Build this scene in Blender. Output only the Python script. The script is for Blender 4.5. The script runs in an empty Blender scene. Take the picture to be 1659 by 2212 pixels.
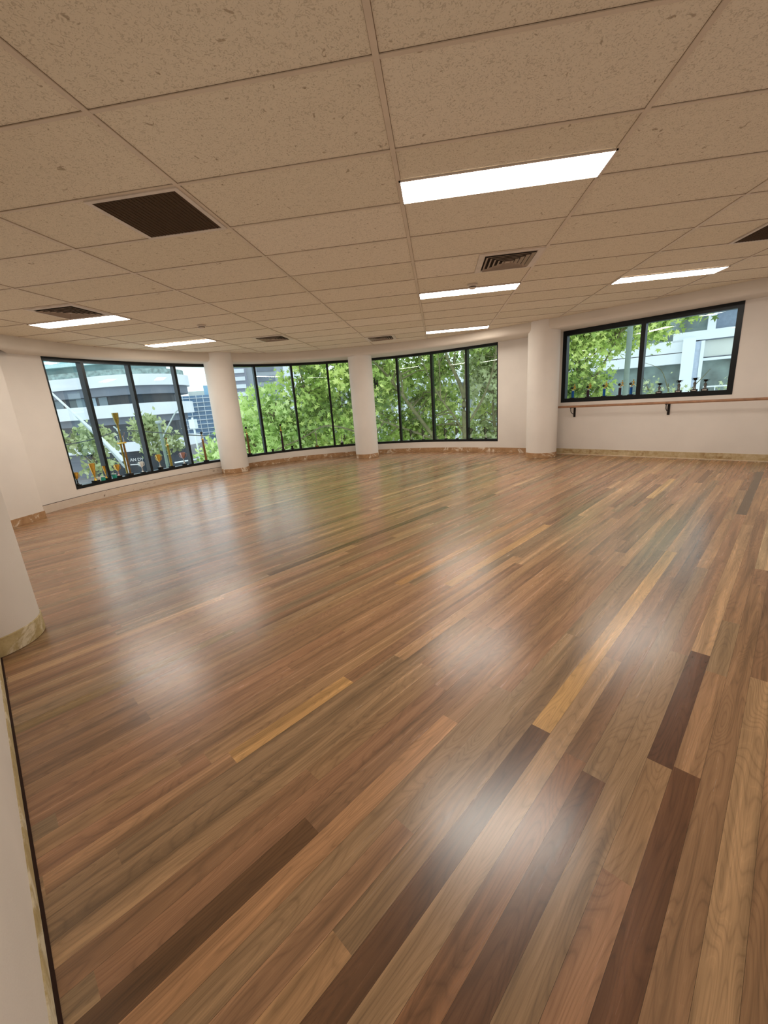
import bpy, bmesh, math, random
from mathutils import Vector, Matrix
from mathutils.geometry import tessellate_polygon
random.seed(11)
C = bpy.context.scene.collection
PI = math.pi
EYE = 1.312          # eye height above the boards
CEIL = 2.538         # T-bar underside
GX, GY = -0.17989, 1.89419   # a ceiling grid crossing

# ------------------------------------------------------------------ helpers
def lin(c):
    return tuple(((v/255)/12.92 if v/255 <= .04045 else ((v/255+.055)/1.055)**2.4) for v in c)

def nodes_of(m):
    m.use_nodes = True
    nt = m.node_tree
    return nt, nt.nodes, nt.links, nt.nodes['Principled BSDF']

def mat(name, rgb, rough=.6, metal=0., spec=.5, noise=None, bump=None):
    """procedural material: base colour broken up by a noise (scale, amount), optional bump (scale, strength)"""
    m = bpy.data.materials.new(name)
    nt, N, L, b = nodes_of(m)
    c = lin(rgb)
    b.inputs['Base Color'].default_value = (*c, 1)
    b.inputs['Roughness'].default_value = rough
    b.inputs['Metallic'].default_value = metal
    b.inputs['Specular IOR Level'].default_value = spec
    tc = N.new('ShaderNodeTexCoord')
    sc, am = noise or (9., .08)
    n = N.new('ShaderNodeTexNoise'); n.inputs['Scale'].default_value = sc; n.inputs['Detail'].default_value = 4
    L.new(tc.outputs['Object'], n.inputs['Vector'])
    r = N.new('ShaderNodeValToRGB')
    r.color_ramp.elements[0].position = .3; r.color_ramp.elements[1].position = .7
    r.color_ramp.elements[0].color = (*[v*(1-am) for v in c], 1)
    r.color_ramp.elements[1].color = (*[min(1, v*(1+am)) for v in c], 1)
    L.new(n.outputs['Fac'], r.inputs['Fac']); L.new(r.outputs['Color'], b.inputs['Base Color'])
    if bump:
        n2 = N.new('ShaderNodeTexNoise'); n2.inputs['Scale'].default_value = bump[0]
        L.new(tc.outputs['Object'], n2.inputs['Vector'])
        bp = N.new('ShaderNodeBump'); bp.inputs['Strength'].default_value = bump[1]; bp.inputs['Distance'].default_value = .005
        L.new(n2.outputs['Fac'], bp.inputs['Height']); L.new(bp.outputs['Normal'], b.inputs['Normal'])
    return m

def obj(name, bm, m, parent=None, smooth=False, loc=None):
    me = bpy.data.meshes.new(name)
    bmesh.ops.recalc_face_normals(bm, faces=bm.faces)
    bm.to_mesh(me); bm.free()
    if smooth:
        for p in me.polygons: p.use_smooth = True
        try: me.set_sharp_from_angle(angle=math.radians(40))
        except Exception: pass
    me.materials.append(m)
    o = bpy.data.objects.new(name, me); C.objects.link(o)
    if parent: o.parent = parent
    if loc: o.location = loc
    return o

def tag(o, label=None, cat=None, group=None, kind=None):
    if label: o['label'] = label
    if cat: o['category'] = cat
    if group: o['group'] = group
    if kind: o['kind'] = kind
    return o

def thing(name, label, cat, loc=(0, 0, 0), rz=0, group=None):
    o = bpy.data.objects.new(name, None); C.objects.link(o)
    o.location = loc; o.rotation_euler = (0, 0, rz); o.empty_display_size = .1
    return tag(o, label, cat, group)

def structure(o, label=None):
    o['kind'] = 'structure'
    if label: o['label'] = label
    return o

def box(bm, x0, x1, y0, y1, z0, z1, M=None):
    vs = [bm.verts.new((M @ Vector(p)) if M else p) for p in
          [(x0,y0,z0),(x1,y0,z0),(x1,y1,z0),(x0,y1,z0),(x0,y0,z1),(x1,y0,z1),(x1,y1,z1),(x0,y1,z1)]]
    for f in ((0,3,2,1),(4,5,6,7),(0,1,5,4),(1,2,6,5),(2,3,7,6),(3,0,4,7)):
        bm.faces.new([vs[i] for i in f])

def tube(bm, pts, rad, n=8, cap=True):
    pts = [Vector(p) for p in pts]
    rr = rad if isinstance(rad, (list, tuple)) else [rad]*len(pts)
    rings = []
    for i, p in enumerate(pts):
        a = pts[max(i-1, 0)]; b = pts[min(i+1, len(pts)-1)]
        d = (b-a).normalized() if (b-a).length > 1e-9 else Vector((0, 0, 1))
        u = d.cross(Vector((0, 0, 1)))
        if u.length < 1e-3: u = Vector((1, 0, 0))
        u.normalize(); v = d.cross(u).normalized()
        rings.append([bm.verts.new(p + (u*math.cos(2*PI*k/n) + v*math.sin(2*PI*k/n))*rr[i]) for k in range(n)])
    for A, B in zip(rings[:-1], rings[1:]):
        for k in range(n): bm.faces.new((A[k], A[(k+1) % n], B[(k+1) % n], B[k]))
    if cap:
        bm.faces.new(rings[0][::-1]); bm.faces.new(rings[-1])

def lathe(bm, prof, n=20, c=(0, 0, 0), cap=True):
    rings = []
    for r, z in prof:
        rings.append([bm.verts.new((c[0]+max(r, 1e-4)*math.cos(2*PI*k/n), c[1]+max(r, 1e-4)*math.sin(2*PI*k/n), c[2]+z)) for k in range(n)])
    for A, B in zip(rings[:-1], rings[1:]):
        for k in range(n): bm.faces.new((A[k], A[(k+1) % n], B[(k+1) % n], B[k]))
    if cap:
        bm.faces.new(rings[0][::-1]); bm.faces.new(rings[-1])

def ball(bm, c, r, sub=2):
    bmesh.ops.create_icosphere(bm, subdivisions=sub, radius=r, matrix=Matrix.Translation(Vector(c)))

def catmull(P, n=6):
    out = []
    for i in range(len(P)-1):
        p0, p1, p2, p3 = P[max(i-1, 0)], P[i], P[i+1], P[min(i+2, len(P)-1)]
        for k in range(n):
            t = k/n
            out.append(tuple(.5*((2*p1[a])+(-p0[a]+p2[a])*t+(2*p0[a]-5*p1[a]+4*p2[a]-p3[a])*t*t+(-p0[a]+3*p1[a]-3*p2[a]+p3[a])*t**3) for a in range(len(p1))))
    out.append(tuple(P[-1]))
    return out

def off(P, d):
    o = []
    for i, p in enumerate(P):
        a = P[max(i-1, 0)]; b = P[min(i+1, len(P)-1)]
        dx, dy = b[0]-a[0], b[1]-a[1]; l = math.hypot(dx, dy)
        o.append((p[0]-dy/l*d, p[1]+dx/l*d))
    return o

def strip(bm, A, B, z0, z1):
    """a solid band between two plan curves A and B (same point count)"""
    n = len(A)
    v = [[bm.verts.new((*A[i], z0)), bm.verts.new((*B[i], z0)), bm.verts.new((*B[i], z1)), bm.verts.new((*A[i], z1))] for i in range(n)]
    for i in range(n-1):
        for k in range(4): bm.faces.new((v[i][k], v[i][(k+1) % 4], v[i+1][(k+1) % 4], v[i+1][k]))
    bm.faces.new(v[0][::-1]); bm.faces.new(v[-1])

def fill(bm, vs):
    for tri in tessellate_polygon([[v.co for v in vs]]):
        a, b, c = (vs[i] if isinstance(i, int) else i for i in tri)
        try: bm.faces.new((a, b, c))
        except ValueError: pass

# ------------------------------------------------------------------ materials
M_wall = mat('painted_plaster', (226, 216, 204), .75, noise=(2.2, .035), bump=(160, .12))
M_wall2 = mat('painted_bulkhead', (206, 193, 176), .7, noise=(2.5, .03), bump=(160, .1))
M_white = mat('white_painted_metal', (196, 180, 162), .5)
M_tbar = mat('ceiling_tee', (196, 176, 152), .5, noise=(5, .06))
M_frame = mat('black_window_aluminium', (17, 23, 26), .35, .3)
M_framelit = mat('grey_green_jamb', (60, 75, 72), .4, .2)
M_brown = mat('brown_return_grille', (62, 44, 28), .8, noise=(90, .25))
M_void = mat('dark_duct', (40, 30, 24), .9)
M_slat = mat('diffuser_slat', (158, 138, 118), .5)
M_barre = mat('varnished_barre_wood', (158, 116, 86), .4, noise=(14, .2))
M_black = mat('black_steel', (26, 22, 20), .45, .3)
M_gold = mat('gold_plastic', (232, 192, 92), .28, .7, noise=(30, .15))
M_silver = mat('silver_plastic', (190, 192, 190), .25, .8, noise=(40, .3))
M_pink = mat('pink_copper', (186, 148, 142), .3, .6)
M_blk = mat('black_plastic_base', (16, 18, 18), .35)
M_blue = mat('blue_foil_column', (20, 92, 170), .3, .4)
M_plum = mat('dark_plum_column', (52, 32, 46), .3, .3)
M_bronze = mat('brown_foil_column', (128, 94, 50), .35, .3, noise=(45, .5))
M_olive = mat('olive_gold_column', (150, 138, 66), .35, .4, noise=(45, .35))
M_teal = mat('turquoise_card', (60, 176, 150), .5)
M_whitep = mat('white_ceramic', (232, 234, 228), .3)

def scraped(name, base, alt, flake, lo=.5, hi=.62):
    m = bpy.data.materials.new(name)
    nt, N, L, b = nodes_of(m)
    tc = N.new('ShaderNodeTexCoord')
    n = N.new('ShaderNodeTexNoise'); n.inputs['Scale'].default_value = 11; n.inputs['Detail'].default_value = 8; n.inputs['Roughness'].default_value = .7
    n2 = N.new('ShaderNodeTexNoise'); n2.inputs['Scale'].default_value = 4.3; n2.inputs['Detail'].default_value = 10; n2.inputs['Roughness'].default_value = .72
    n2.inputs['Distortion'].default_value = 1.2
    L.new(tc.outputs['Object'], n.inputs['Vector']); L.new(tc.outputs['Object'], n2.inputs['Vector'])
    r = N.new('ShaderNodeValToRGB'); r.color_ramp.elements[0].position = .35; r.color_ramp.elements[1].position = .65
    r.color_ramp.elements[0].color = (*lin(base), 1); r.color_ramp.elements[1].color = (*lin(alt), 1)
    L.new(n.outputs['Fac'], r.inputs['Fac'])
    r2 = N.new('ShaderNodeValToRGB'); r2.color_ramp.elements[0].position = lo; r2.color_ramp.elements[1].position = hi
    L.new(n2.outputs['Fac'], r2.inputs['Fac'])
    mx = N.new('ShaderNodeMixRGB'); mx.inputs['Color2'].default_value = (*lin(flake), 1)
    L.new(r2.outputs['Color'], mx.inputs['Fac']); L.new(r.outputs['Color'], mx.inputs['Color1']); L.new(mx.outputs['Color'], b.inputs['Base Color'])
    bp = N.new('ShaderNodeBump'); bp.inputs['Strength'].default_value = .5; bp.inputs['Distance'].default_value = .006
    L.new(n.outputs['Fac'], bp.inputs['Height']); L.new(bp.outputs['Normal'], b.inputs['Normal'])
    b.inputs['Roughness'].default_value = .8
    return m
M_scr_brown = scraped('scraped_brown_glue', (158, 118, 80), (186, 146, 106), (226, 208, 184), .54, .6)
M_scr_ochre = scraped('scraped_ochre_glue', (178, 150, 104), (208, 188, 150), (146, 110, 64), .52, .66)
M_scr_white = scraped('chipped_white_skirting', (206, 188, 168), (212, 196, 178), (110, 84, 64), .62, .66)
M_quad = mat('pale_quad_strip', (214, 192, 160), .6, noise=(20, .12))
M_gap = mat('dark_gap', (46, 24, 16), .9)
M_olivespot = scraped('yellowed_glue_band', (172, 150, 104), (200, 180, 134), (222, 208, 178), .5, .6)

# ceiling tile: fissured mineral fibre, faint tile to tile tone, painted shadow line beside each tee
def ceiling_mat():
    m = bpy.data.materials.new('mineral_fibre_tile')
    nt, N, L, b = nodes_of(m)
    b.inputs['Roughness'].default_value = .95; b.inputs['Specular IOR Level'].default_value = .1
    tc = N.new('ShaderNodeTexCoord')
    def math_(op, a, bb=None, c=None):
        n = N.new('ShaderNodeMath'); n.operation = op
        for i, v in enumerate((a, bb, c)):
            if v is None: continue
            if isinstance(v, (int, float)): n.inputs[i].default_value = v
            else: L.new(v, n.inputs[i])
        return n.outputs[0]
    sp = N.new('ShaderNodeSeparateXYZ'); L.new(tc.outputs['Object'], sp.inputs[0])
    gx = math_('DIVIDE', math_('SUBTRACT', sp.outputs[0], GX), 1.2)
    gy = math_('DIVIDE', math_('SUBTRACT', sp.outputs[1], GY), .6)
    cb = N.new('ShaderNodeCombineXYZ'); L.new(math_('FLOOR', gx), cb.inputs[0]); L.new(math_('FLOOR', gy), cb.inputs[1])
    wn = N.new('ShaderNodeTexWhiteNoise'); wn.noise_dimensions = '2D'; L.new(cb.outputs[0], wn.inputs['Vector'])
    n1 = N.new('ShaderNodeTexNoise'); n1.inputs['Scale'].default_value = 62; n1.inputs['Detail'].default_value = 3; n1.inputs['Distortion'].default_value = 1.95
    L.new(tc.outputs['Object'], n1.inputs['Vector'])
    r1 = N.new('ShaderNodeValToRGB'); r1.color_ramp.elements[0].position = .36; r1.color_ramp.elements[1].position = .47
    r1.color_ramp.elements[0].color = (.74, .72, .70, 1)
    L.new(n1.outputs['Fac'], r1.inputs['Fac'])
    n3 = N.new('ShaderNodeTexNoise'); n3.inputs['Scale'].default_value = 24; n3.inputs['Detail'].default_value = 2; n3.inputs['Distortion'].default_value = .8
    L.new(tc.outputs['Object'], n3.inputs['Vector'])
    r3 = N.new('ShaderNodeValToRGB'); r3.color_ramp.elements[0].position = .27; r3.color_ramp.elements[1].position = .31
    r3.color_ramp.elements[0].color = (.62, .58, .54, 1)
    L.new(n3.outputs['Fac'], r3.inputs['Fac'])
    base = N.new('ShaderNodeValToRGB')
    base.color_ramp.elements[0].color = (*lin((206, 189, 161)), 1); base.color_ramp.elements[1].color = (*lin((213, 196, 170)), 1)
    L.new(wn.outputs['Value'], base.inputs['Fac'])
    m1 = N.new('ShaderNodeMixRGB'); m1.blend_type = 'MULTIPLY'; m1.inputs['Fac'].default_value = 1
    L.new(base.outputs['Color'], m1.inputs['Color1']); L.new(r1.outputs['Color'], m1.inputs['Color2'])
    m2 = N.new('ShaderNodeMixRGB'); m2.blend_type = 'MULTIPLY'; m2.inputs['Fac'].default_value = 1
    L.new(m1.outputs['Color'], m2.inputs['Color1']); L.new(r3.outputs['Color'], m2.inputs['Color2'])
    # shadow line beside the tees, painted into the tile colour
    def near(g, w):
        fr = math_('FRACT', math_('ADD', g, .5))
        return math_('LESS_THAN', math_('ABSOLUTE', math_('SUBTRACT', fr, .5)), w)
    ln = math_('MAXIMUM', near(gx, .0145/1.2), near(gy, .0118/.6))
    m3 = N.new('ShaderNodeMixRGB'); m3.inputs['Color2'].default_value = (*lin((136, 114, 90)), 1)
    L.new(ln, m3.inputs['Fac']); L.new(m2.outputs['Color'], m3.inputs['Color1']); L.new(m3.outputs['Color'], b.inputs['Base Color'])
    bp = N.new('ShaderNodeBump'); bp.inputs['Strength'].default_value = .55; bp.inputs['Distance'].default_value = .004
    L.new(n1.outputs['Fac'], bp.inputs['Height']); L.new(bp.outputs['Normal'], b.inputs['Normal'])
    return m
M_tile = ceiling_mat()

# floor boards: colour per board from an attribute, grain from board coordinates in the UV map
def floor_mat():
    m = bpy.data.materials.new('spotted_gum_boards')
    nt, N, L, b = nodes_of(m)
    at = N.new('ShaderNodeAttribute'); at.attribute_name = 'tone'
    uv = N.new('ShaderNodeUVMap'); uv.uv_map = 'board'
    def mapped(sx, sy):
        mp = N.new('ShaderNodeMapping'); mp.inputs['Scale'].default_value = (sx, sy, 1)
        L.new(uv.outputs[0], mp.inputs['Vector']); return mp.outputs[0]
    def ramp(src, stops):
        r = N.new('ShaderNodeValToRGB'); cr = r.color_ramp
        while len(cr.elements) < len(stops): cr.elements.new(.5)
        for e, (p, c) in zip(cr.elements, stops): e.position = p; e.color = (c, c, c, 1)
        L.new(src, r.inputs['Fac']); return r.outputs['Color']
    def mul(a, bb, f=1.):
        x = N.new('ShaderNodeMixRGB'); x.blend_type = 'MULTIPLY'; x.inputs['Fac'].default_value = f
        L.new(a, x.inputs['Color1']); L.new(bb, x.inputs['Color2']); return x.outputs['Color']
    # broad streaks
    a = N.new('ShaderNodeTexNoise'); a.inputs['Scale'].default_value = 1; a.inputs['Detail'].default_value = 4; a.inputs['Distortion'].default_value = .7
    L.new(mapped(1.0, 26), a.inputs['Vector'])
    ca = ramp(a.outputs['Fac'], [(.28, .54), (.5, .96), (.72, 1.4)])
    # cathedral grain
    d = N.new('ShaderNodeTexNoise'); d.inputs['Scale'].default_value = 1; d.inputs['Detail'].default_value = 1.2; d.inputs['Distortion'].default_value = .3
    L.new(mapped(1.5, 11), d.inputs['Vector'])
    mm = N.new('ShaderNodeMath'); mm.operation = 'MULTIPLY'; mm.inputs[1].default_value = 22; L.new(d.outputs['Fac'], mm.inputs[0])
    fr = N.new('ShaderNodeMath'); fr.operation = 'PINGPONG'; fr.inputs[1].default_value = .5; L.new(mm.outputs[0], fr.inputs[0])
    cd = ramp(fr.outputs[0], [(0, .74), (.16, 1.0), (.42, 1.05), (.5, 1.16)])
    # fine pores
    f = N.new('ShaderNodeTexNoise'); f.inputs['Scale'].default_value = 1; f.inputs['Detail'].default_value = 3
    L.new(mapped(9, 330), f.inputs['Vector'])
    cf = ramp(f.outputs['Fac'], [(.32, .8), (.5, 1.0), (.7, 1.08)])
    col = mul(mul(mul(at.outputs['Color'], ca, .9), cd, .75), cf, .7)
    # joint line
    sp = N.new('ShaderNodeSeparateXYZ'); uv2 = N.new('ShaderNodeUVMap'); uv2.uv_map = 'edge'
    L.new(uv2.outputs[0], sp.inputs[0])
    jl = N.new('ShaderNodeMath'); jl.operation = 'LESS_THAN'; jl.inputs[1].default_value = .0007; L.new(sp.outputs[1], jl.inputs[0])
    mj = N.new('ShaderNodeMixRGB'); mj.inputs['Color2'].default_value = (*lin((58, 36, 22)), 1)
    L.new(jl.outputs[0], mj.inputs['Fac']); L.new(col, mj.inputs['Color1']); L.new(mj.outputs['Color'], b.inputs['Base Color'])
    b.inputs['Roughness'].default_value = .27
    rr = N.new('ShaderNodeMapRange'); rr.inputs['To Min'].default_value = .23; rr.inputs['To Max'].default_value = .30
    L.new(a.outputs['Fac'], rr.inputs['Value']); L.new(rr.outputs[0], b.inputs['Roughness'])
    b.inputs['Specular IOR Level'].default_value = 1.0
    bp = N.new('ShaderNodeBump'); bp.inputs['Strength'].default_value = .05; bp.inputs['Distance'].default_value = .002
    L.new(f.outputs['Fac'], bp.inputs['Height']); L.new(bp.outputs['Normal'], b.inputs['Normal'])
    return m
M_floor = floor_mat()

def emit(name, rgb, s):
    m = bpy.data.materials.new(name); m.use_nodes = True
    N = m.node_tree.nodes; L = m.node_tree.links; N.clear()
    e = N.new('ShaderNodeEmission'); e.inputs['Color'].default_value = (*rgb, 1); e.inputs['Strength'].default_value = s
    o = N.new('ShaderNodeOutputMaterial'); L.new(e.outputs[0], o.inputs[0]); return m
LAMP = 20.
M_lamp = emit('troffer_diffuser_glow', (1, .93, .84), LAMP)

def glass_mat():
    m = bpy.data.materials.new('window_glass'); m.use_nodes = True
    N = m.node_tree.nodes; L = m.node_tree.links; N.clear()
    t = N.new('ShaderNodeBsdfTransparent'); t.inputs['Color'].default_value = (.90, .965, .955, 1)
    g = N.new('ShaderNodeBsdfGlossy'); g.inputs['Roughness'].default_value = .01; g.inputs['Color'].default_value = (.9, 1, .95, 1)
    f = N.new('ShaderNodeFresnel'); f.inputs['IOR'].default_value = 1.5
    k = N.new('ShaderNodeMath'); k.operation = 'MULTIPLY_ADD'; k.inputs[1].default_value = 1.0; k.inputs[2].default_value = .02; L.new(f.outputs[0], k.inputs[0])
    mx = N.new('ShaderNodeMixShader'); L.new(k.outputs[0], mx.inputs[0]); L.new(t.outputs[0], mx.inputs[1]); L.new(g.outputs[0], mx.inputs[2])
    o = N.new('ShaderNodeOutputMaterial'); L.new(mx.outputs[0], o.inputs[0]); return m
M_glass = glass_mat()

# ------------------------------------------------------------------ plan curves
W1 = [(-6.058,6.04),(-5.94,6.66),(-5.68,7.45),(-5.305,8.26),(-4.86,8.98)]
W2 = [(-4.72,9.17),(-4.225,9.70),(-3.50,10.19),(-2.677,10.48),(-1.95,10.64)]
W3 = [(-1.73,10.66),(-.96,10.617),(-.12,10.40),(.677,10.052),(1.333,9.70)]
NODES = [(-6.12,4.9),(-6.11,5.5)] + W1 + W2 + W3 + [(1.85,9.36),(2.06,9.235)]
NS = 6
PATH = catmull(NODES, NS)
i1, i2, i3 = 2*NS, 7*NS, 12*NS          # path index where each window starts; each spans 4*NS
ZB, ZT = .25, 2.372
WT = .17                                 # wall thickness
WR = [(2.0, 9.305), (2.465,8.938), (3.53,8.075), (4.543,7.255), (7.2,5.10)]
Z4B, Z4T = 1.03, 2.37
def ins(P, d): return off(P, -d)

# ------------------------------------------------------------------ floor
ang = math.radians(52.8)
DU = Vector((math.cos(ang), math.sin(ang))); DV = Vector((-math.sin(ang), math.cos(ang)))
BW, V0 = .0765, .605
outw = off(PATH, .06)
ROOM = [(-6.0,-2.9),(-6.0,4.9)] + outw + off(WR, .06)[1:] + [(7.2,-2.9)]
def clip_row(v, P):
    us = []
    for a, b in zip(P, P[1:]+P[:1]):
        va = Vector(a).dot(DV)-v; vb = Vector(b).dot(DV)-v
        if (va < 0) != (vb < 0):
            t = va/(va-vb); q = Vector(a).lerp(Vector(b), t); us.append(q.dot(DU))
    us.sort(); return us
pool = [((162,123,88),6),((153,114,82),6),((168,130,92),5),((158,116,84),5),((148,120,88),4),((134,99,70),3),((184,146,106),2),((156,124,90),5),((161,121,88),5),((142,106,76),3)]
cols = [c for c, k in pool for _ in range(k)]
special = {  # row: [(u0, u1, colour)]
 3: [(-.9, 1.162, (190,142,100))], 0: [(-1.0, .372, (184,142,100))], -1: [(1.35, 3.72, (198,154,96)), (.1, 1.35, (102,70,46))],
 -4: [(-.6, 1.26, (106,72,48))], -6: [(1.46, 2.30, (98,64,44))], -7: [(-.2, 1.48, (112,74,48))], 10: [(.45, 1.055, (198,152,96))],
 -5: [(5.13, 7.6, (98,82,64))], 6: [(5.45, 6.7, (196,158,104))], -8: [(3.66, 5.2, (190,160,120))], 4: [(-.8,.50,(112,80,52))], -3: [(-.9,1.3,(140,98,66))],
 22: [(-.4,.9,(140,112,70))], 13: [(2.2,3.9,(188,146,94))], 30: [(1.5,4.,(110,82,56))], 19: [(-.6,.29,(146,112,84))], 17: [(2.0,4.2,(176,132,86))]}
bm = bmesh.new()
tone = bm.loops.layers.float_color.new('tone')
uvb = bm.loops.layers.uv.new('board'); uve = bm.loops.layers.uv.new('edge')
rb = random.Random(5)
r0, r1 = -140, 170
nrow = 0
for r in range(r0, r1):
    va, vb = V0+BW*r, V0+BW*(r+1)
    us = clip_row((va+vb)/2, ROOM)
    if len(us) < 2: continue
    lo, hi = us[0], us[-1]
    segs = []
    sp = sorted(special.get(r, []))
    u = lo - rb.random()*1.2
    while u < hi:
        l = rb.choice((.6, 1.2, 1.6, 2.0, 2.6, 3.2))*(.8+.4*rb.random())
        e = u+l
        for s in sp:
            if u < s[0] < e+.25: e = s[0]
            if abs(u-s[0]) < 1e-6: e = s[1]; break
        c = next((s[2] for s in sp if abs(u-s[0]) < 1e-6), None)
        if c is None:
            c = rb.choice(cols); k = .93+.14*rb.random(); c = tuple(min(255, x*k) for x in c)
        segs.append((u, e, c)); u = e
    for ua, ub, c in segs:
        a, bq = max(ua, lo), min(ub, hi)
        if bq-a < .01: continue
        P = [DU*a+DV*va, DU*bq+DV*va, DU*bq+DV*vb, DU*a+DV*vb]
        f = bm.faces.new([bm.verts.new((p.x, p.y, 0)) for p in P])
        ou, ov = rb.random()*50, rb.random()*50
        cl = lin(c)
        for lp, (x, y, ex, ey) in zip(f.loops, [(a, 0, 0, 0), (bq, 0, 1, 0), (bq, BW, 1, BW), (a, BW, 0, BW)]):
            lp[uvb].uv = (x+ou, y+ov); lp[tone] = (*cl, 1); lp[uve].uv = (ex, ey)
floor = obj('floor', bm, M_floor)
structure(floor, 'glossy spotted timber strip floor laid on the diagonal')
bm = bmesh.new()
vs = [bm.verts.new((*p, -.012)) for p in ROOM]; fill(bm, vs)
structure(obj('floor_slab', bm, M_gap), 'dark slab just under the boards')

# ------------------------------------------------------------------ walls with window openings
def wall_curve(bm, P, holes, z0=-.5, z1=2.75):
    """P inner curve; holes = list of (ia, ib, zb, zt)"""
    O = off(P, WT)
    n = len(P)
    cuts = sorted(set([0, n-1] + [k for h in holes for k in h[:2]]))
    for a, b in zip(cuts[:-1], cuts[1:]):
        h = next((h for h in holes if h[0] <= a and b <= h[1]), None)
        A, B = P[a:b+1], O[a:b+1]
        if h:
            strip(bm, A, B, z0, h[2]); strip(bm, A, B, h[3], z1)
        else: strip(bm, A, B, z0, z1)
bm = bmesh.new()
wall_curve(bm, PATH, [(i1, i1+4*NS, ZB, ZT), (i2, i2+4*NS, ZB, ZT), (i3, i3+4*NS, ZB, ZT)])
structure(obj('wall_back', bm, M_wall, smooth=True), 'white curved window wall across the far side of the room')
bm = bmesh.new()
wall_curve(bm, WR, [(1, 3, Z4B, Z4T)])
structure(obj('wall_right', bm, M_wall), 'white straight wall with the high two-pane window')
bm = bmesh.new()
box(bm, -6.4, -5.845, -3.05, 5.19, -.5, 2.75)
structure(obj('wall_left', bm, M_wall), 'plain white projecting wall left of the first window')
bm = bmesh.new()
box(bm, -6.4, 7.4, -3.2, -3.05, -.5, 2.75)
structure(obj('wall_front', bm, M_wall), 'plain wall behind the viewer')
bm = bmesh.new()
box(bm, 7.2, 7.35, -3.05, 5.12, -.5, 2.75)
structure(obj('wall_side', bm, M_wall), 'plain wall at the far right end')

# stub wall beside the viewer, ending in the near column
nd = Vector((1.683, -1.294)).normalized(); nn = Vector((nd.y, -nd.x))      # nn points away from the room side
pA = Vector((-2.66, 1.831)); pB = Vector((-.52, .1855))
def near_strip(bm, t, z0, z1, o0=0.):
    a, b_ = pA - nn*o0, pB - nn*o0
    c, d = b_ + nn*t, a + nn*t
    P = [a, b_, c, d]
    lo = [bm.verts.new((p.x, p.y, z0)) for p in P]; hi = [bm.verts.new((p.x, p.y, z1)) for p in P]
    bm.faces.new(lo[::-1]); bm.faces.new(hi)
    for k in range(4): bm.faces.new((lo[k], lo[(k+1) % 4], hi[(k+1) % 4], hi[k]))
bm = bmesh.new(); near_strip(bm, .12, 0, CEIL+.03)
structure(obj('wall_near', bm, M_wall), 'white stub wall close on the left of the viewer')
bm = bmesh.new(); near_strip(bm, .004, .001, .075, .004)
structure(obj('baseboard_near', bm, M_olivespot), 'scraped yellowed strip where the near skirting was')
bm = bmesh.new(); near_strip(bm, .009, .0005, .004, .013)  # raised dark strip drawn as a shadow line, no real gap here
structure(obj('trim_3', bm, M_gap), 'dark strip drawn for the shadow gap along the near wall')

# baseboards
def band(name, P, z0, z1, d0, d1, m, label):
    bm = bmesh.new(); strip(bm, ins(P, d1), ins(P, d0), z0, z1)
    return structure(obj(name, bm, m), label)
a1 = PATH[0:i1+4*NS+1]
band('baseboard_left', a1, .001, .125, .002, .014, M_scr_white, 'chipped white skirting with dark stains under the left window')
band('trim_4', a1, .125, .131, .001, .012, M_gap, 'dark crack along the top of the chipped skirting')
band('baseboard_back', PATH[i2-2:], .001, .105, .001, .006, M_scr_brown, 'brown scraped glue band under the middle windows')
band('baseboard_right', WR, .018, .115, .001, .006, M_scr_ochre, 'ochre scraped glue band along the right wall')
band('trim_5', WR, .001, .018, .001, .014, M_quad, 'thin pale strip where the right wall meets the boards')
bm = bmesh.new(); box(bm, -5.843, -5.836, -3.0, 5.192, .001, .105); box(bm, -6.1, -5.836, 5.191, 5.197, .001, .105)
structure(obj('baseboard_side', bm, M_scr_brown), 'brown scraped band at the foot of the left projecting wall')

# ------------------------------------------------------------------ bulkhead, ceiling, tees
BK = catmull([(-5.74,-3.0),(-5.75,2.),(-5.76,4.6),(-5.76,5.9),(-5.66,6.7),(-5.38,7.45),(-4.93,8.2),(-4.40,8.87),(-3.82,9.38),(-3.15,9.68),(-2.4,9.82),(-1.45,9.79),(-.5,9.63),(.4,9.36),(1.1,9.02),(1.8,8.6),(2.5,8.14),(3.36,7.53),(4.43,6.71),(7.15,4.66)], 5)
OUTC = [(-5.9,-3.0),(-5.9,5.3)]+off(PATH[7:], .02)+off(WR, .02)[1:4]+[(7.18,5.06)]
bm = bmesh.new()
# face with a rounded lower nose, then flat underside reaching the wall
prof = [(0, CEIL+.02), (0, 2.44), (.008, 2.40), (.03, 2.375), (.06, 2.365)]
rings = []
for d, z in prof:
    Q = off(BK, d); rings.append([bm.verts.new((*p, z)) for p in Q])
for A, B in zip(rings[:-1], rings[1:]):
    for k in range(len(A)-1): bm.faces.new((A[k], A[k+1], B[k+1], B[k]))
inner = rings[-1]
# underside: triangulated fill between nose and outer contour
loop = [v for v in inner] + [bm.verts.new((*p, 2.365)) for p in OUTC[::-1]]
fill(bm, loop)
structure(obj('trim_1', bm, M_wall2, smooth=True), 'curved plaster bulkhead running above the windows')

bm = bmesh.new()
edge = off(BK, .03)
vs = [bm.verts.new((*p, CEIL+.006)) for p in edge] + [bm.verts.new((7.15, -3.0, CEIL+.006))]
fill(bm, vs)
structure(obj('ceiling', bm, M_tile), 'fissured mineral fibre tile ceiling')
# roof slab that keeps daylight out
bm = bmesh.new(); vs = [bm.verts.new((*p, 2.75)) for p in [(-6.5,-3.3),(-6.5,5.2)]+off(PATH, .25)+off(WR, .25)[1:]+[(7.5,-3.3)]]; fill(bm, vs)
structure(obj('ceiling_slab', bm, M_void), 'slab above the ceiling void')

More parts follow.
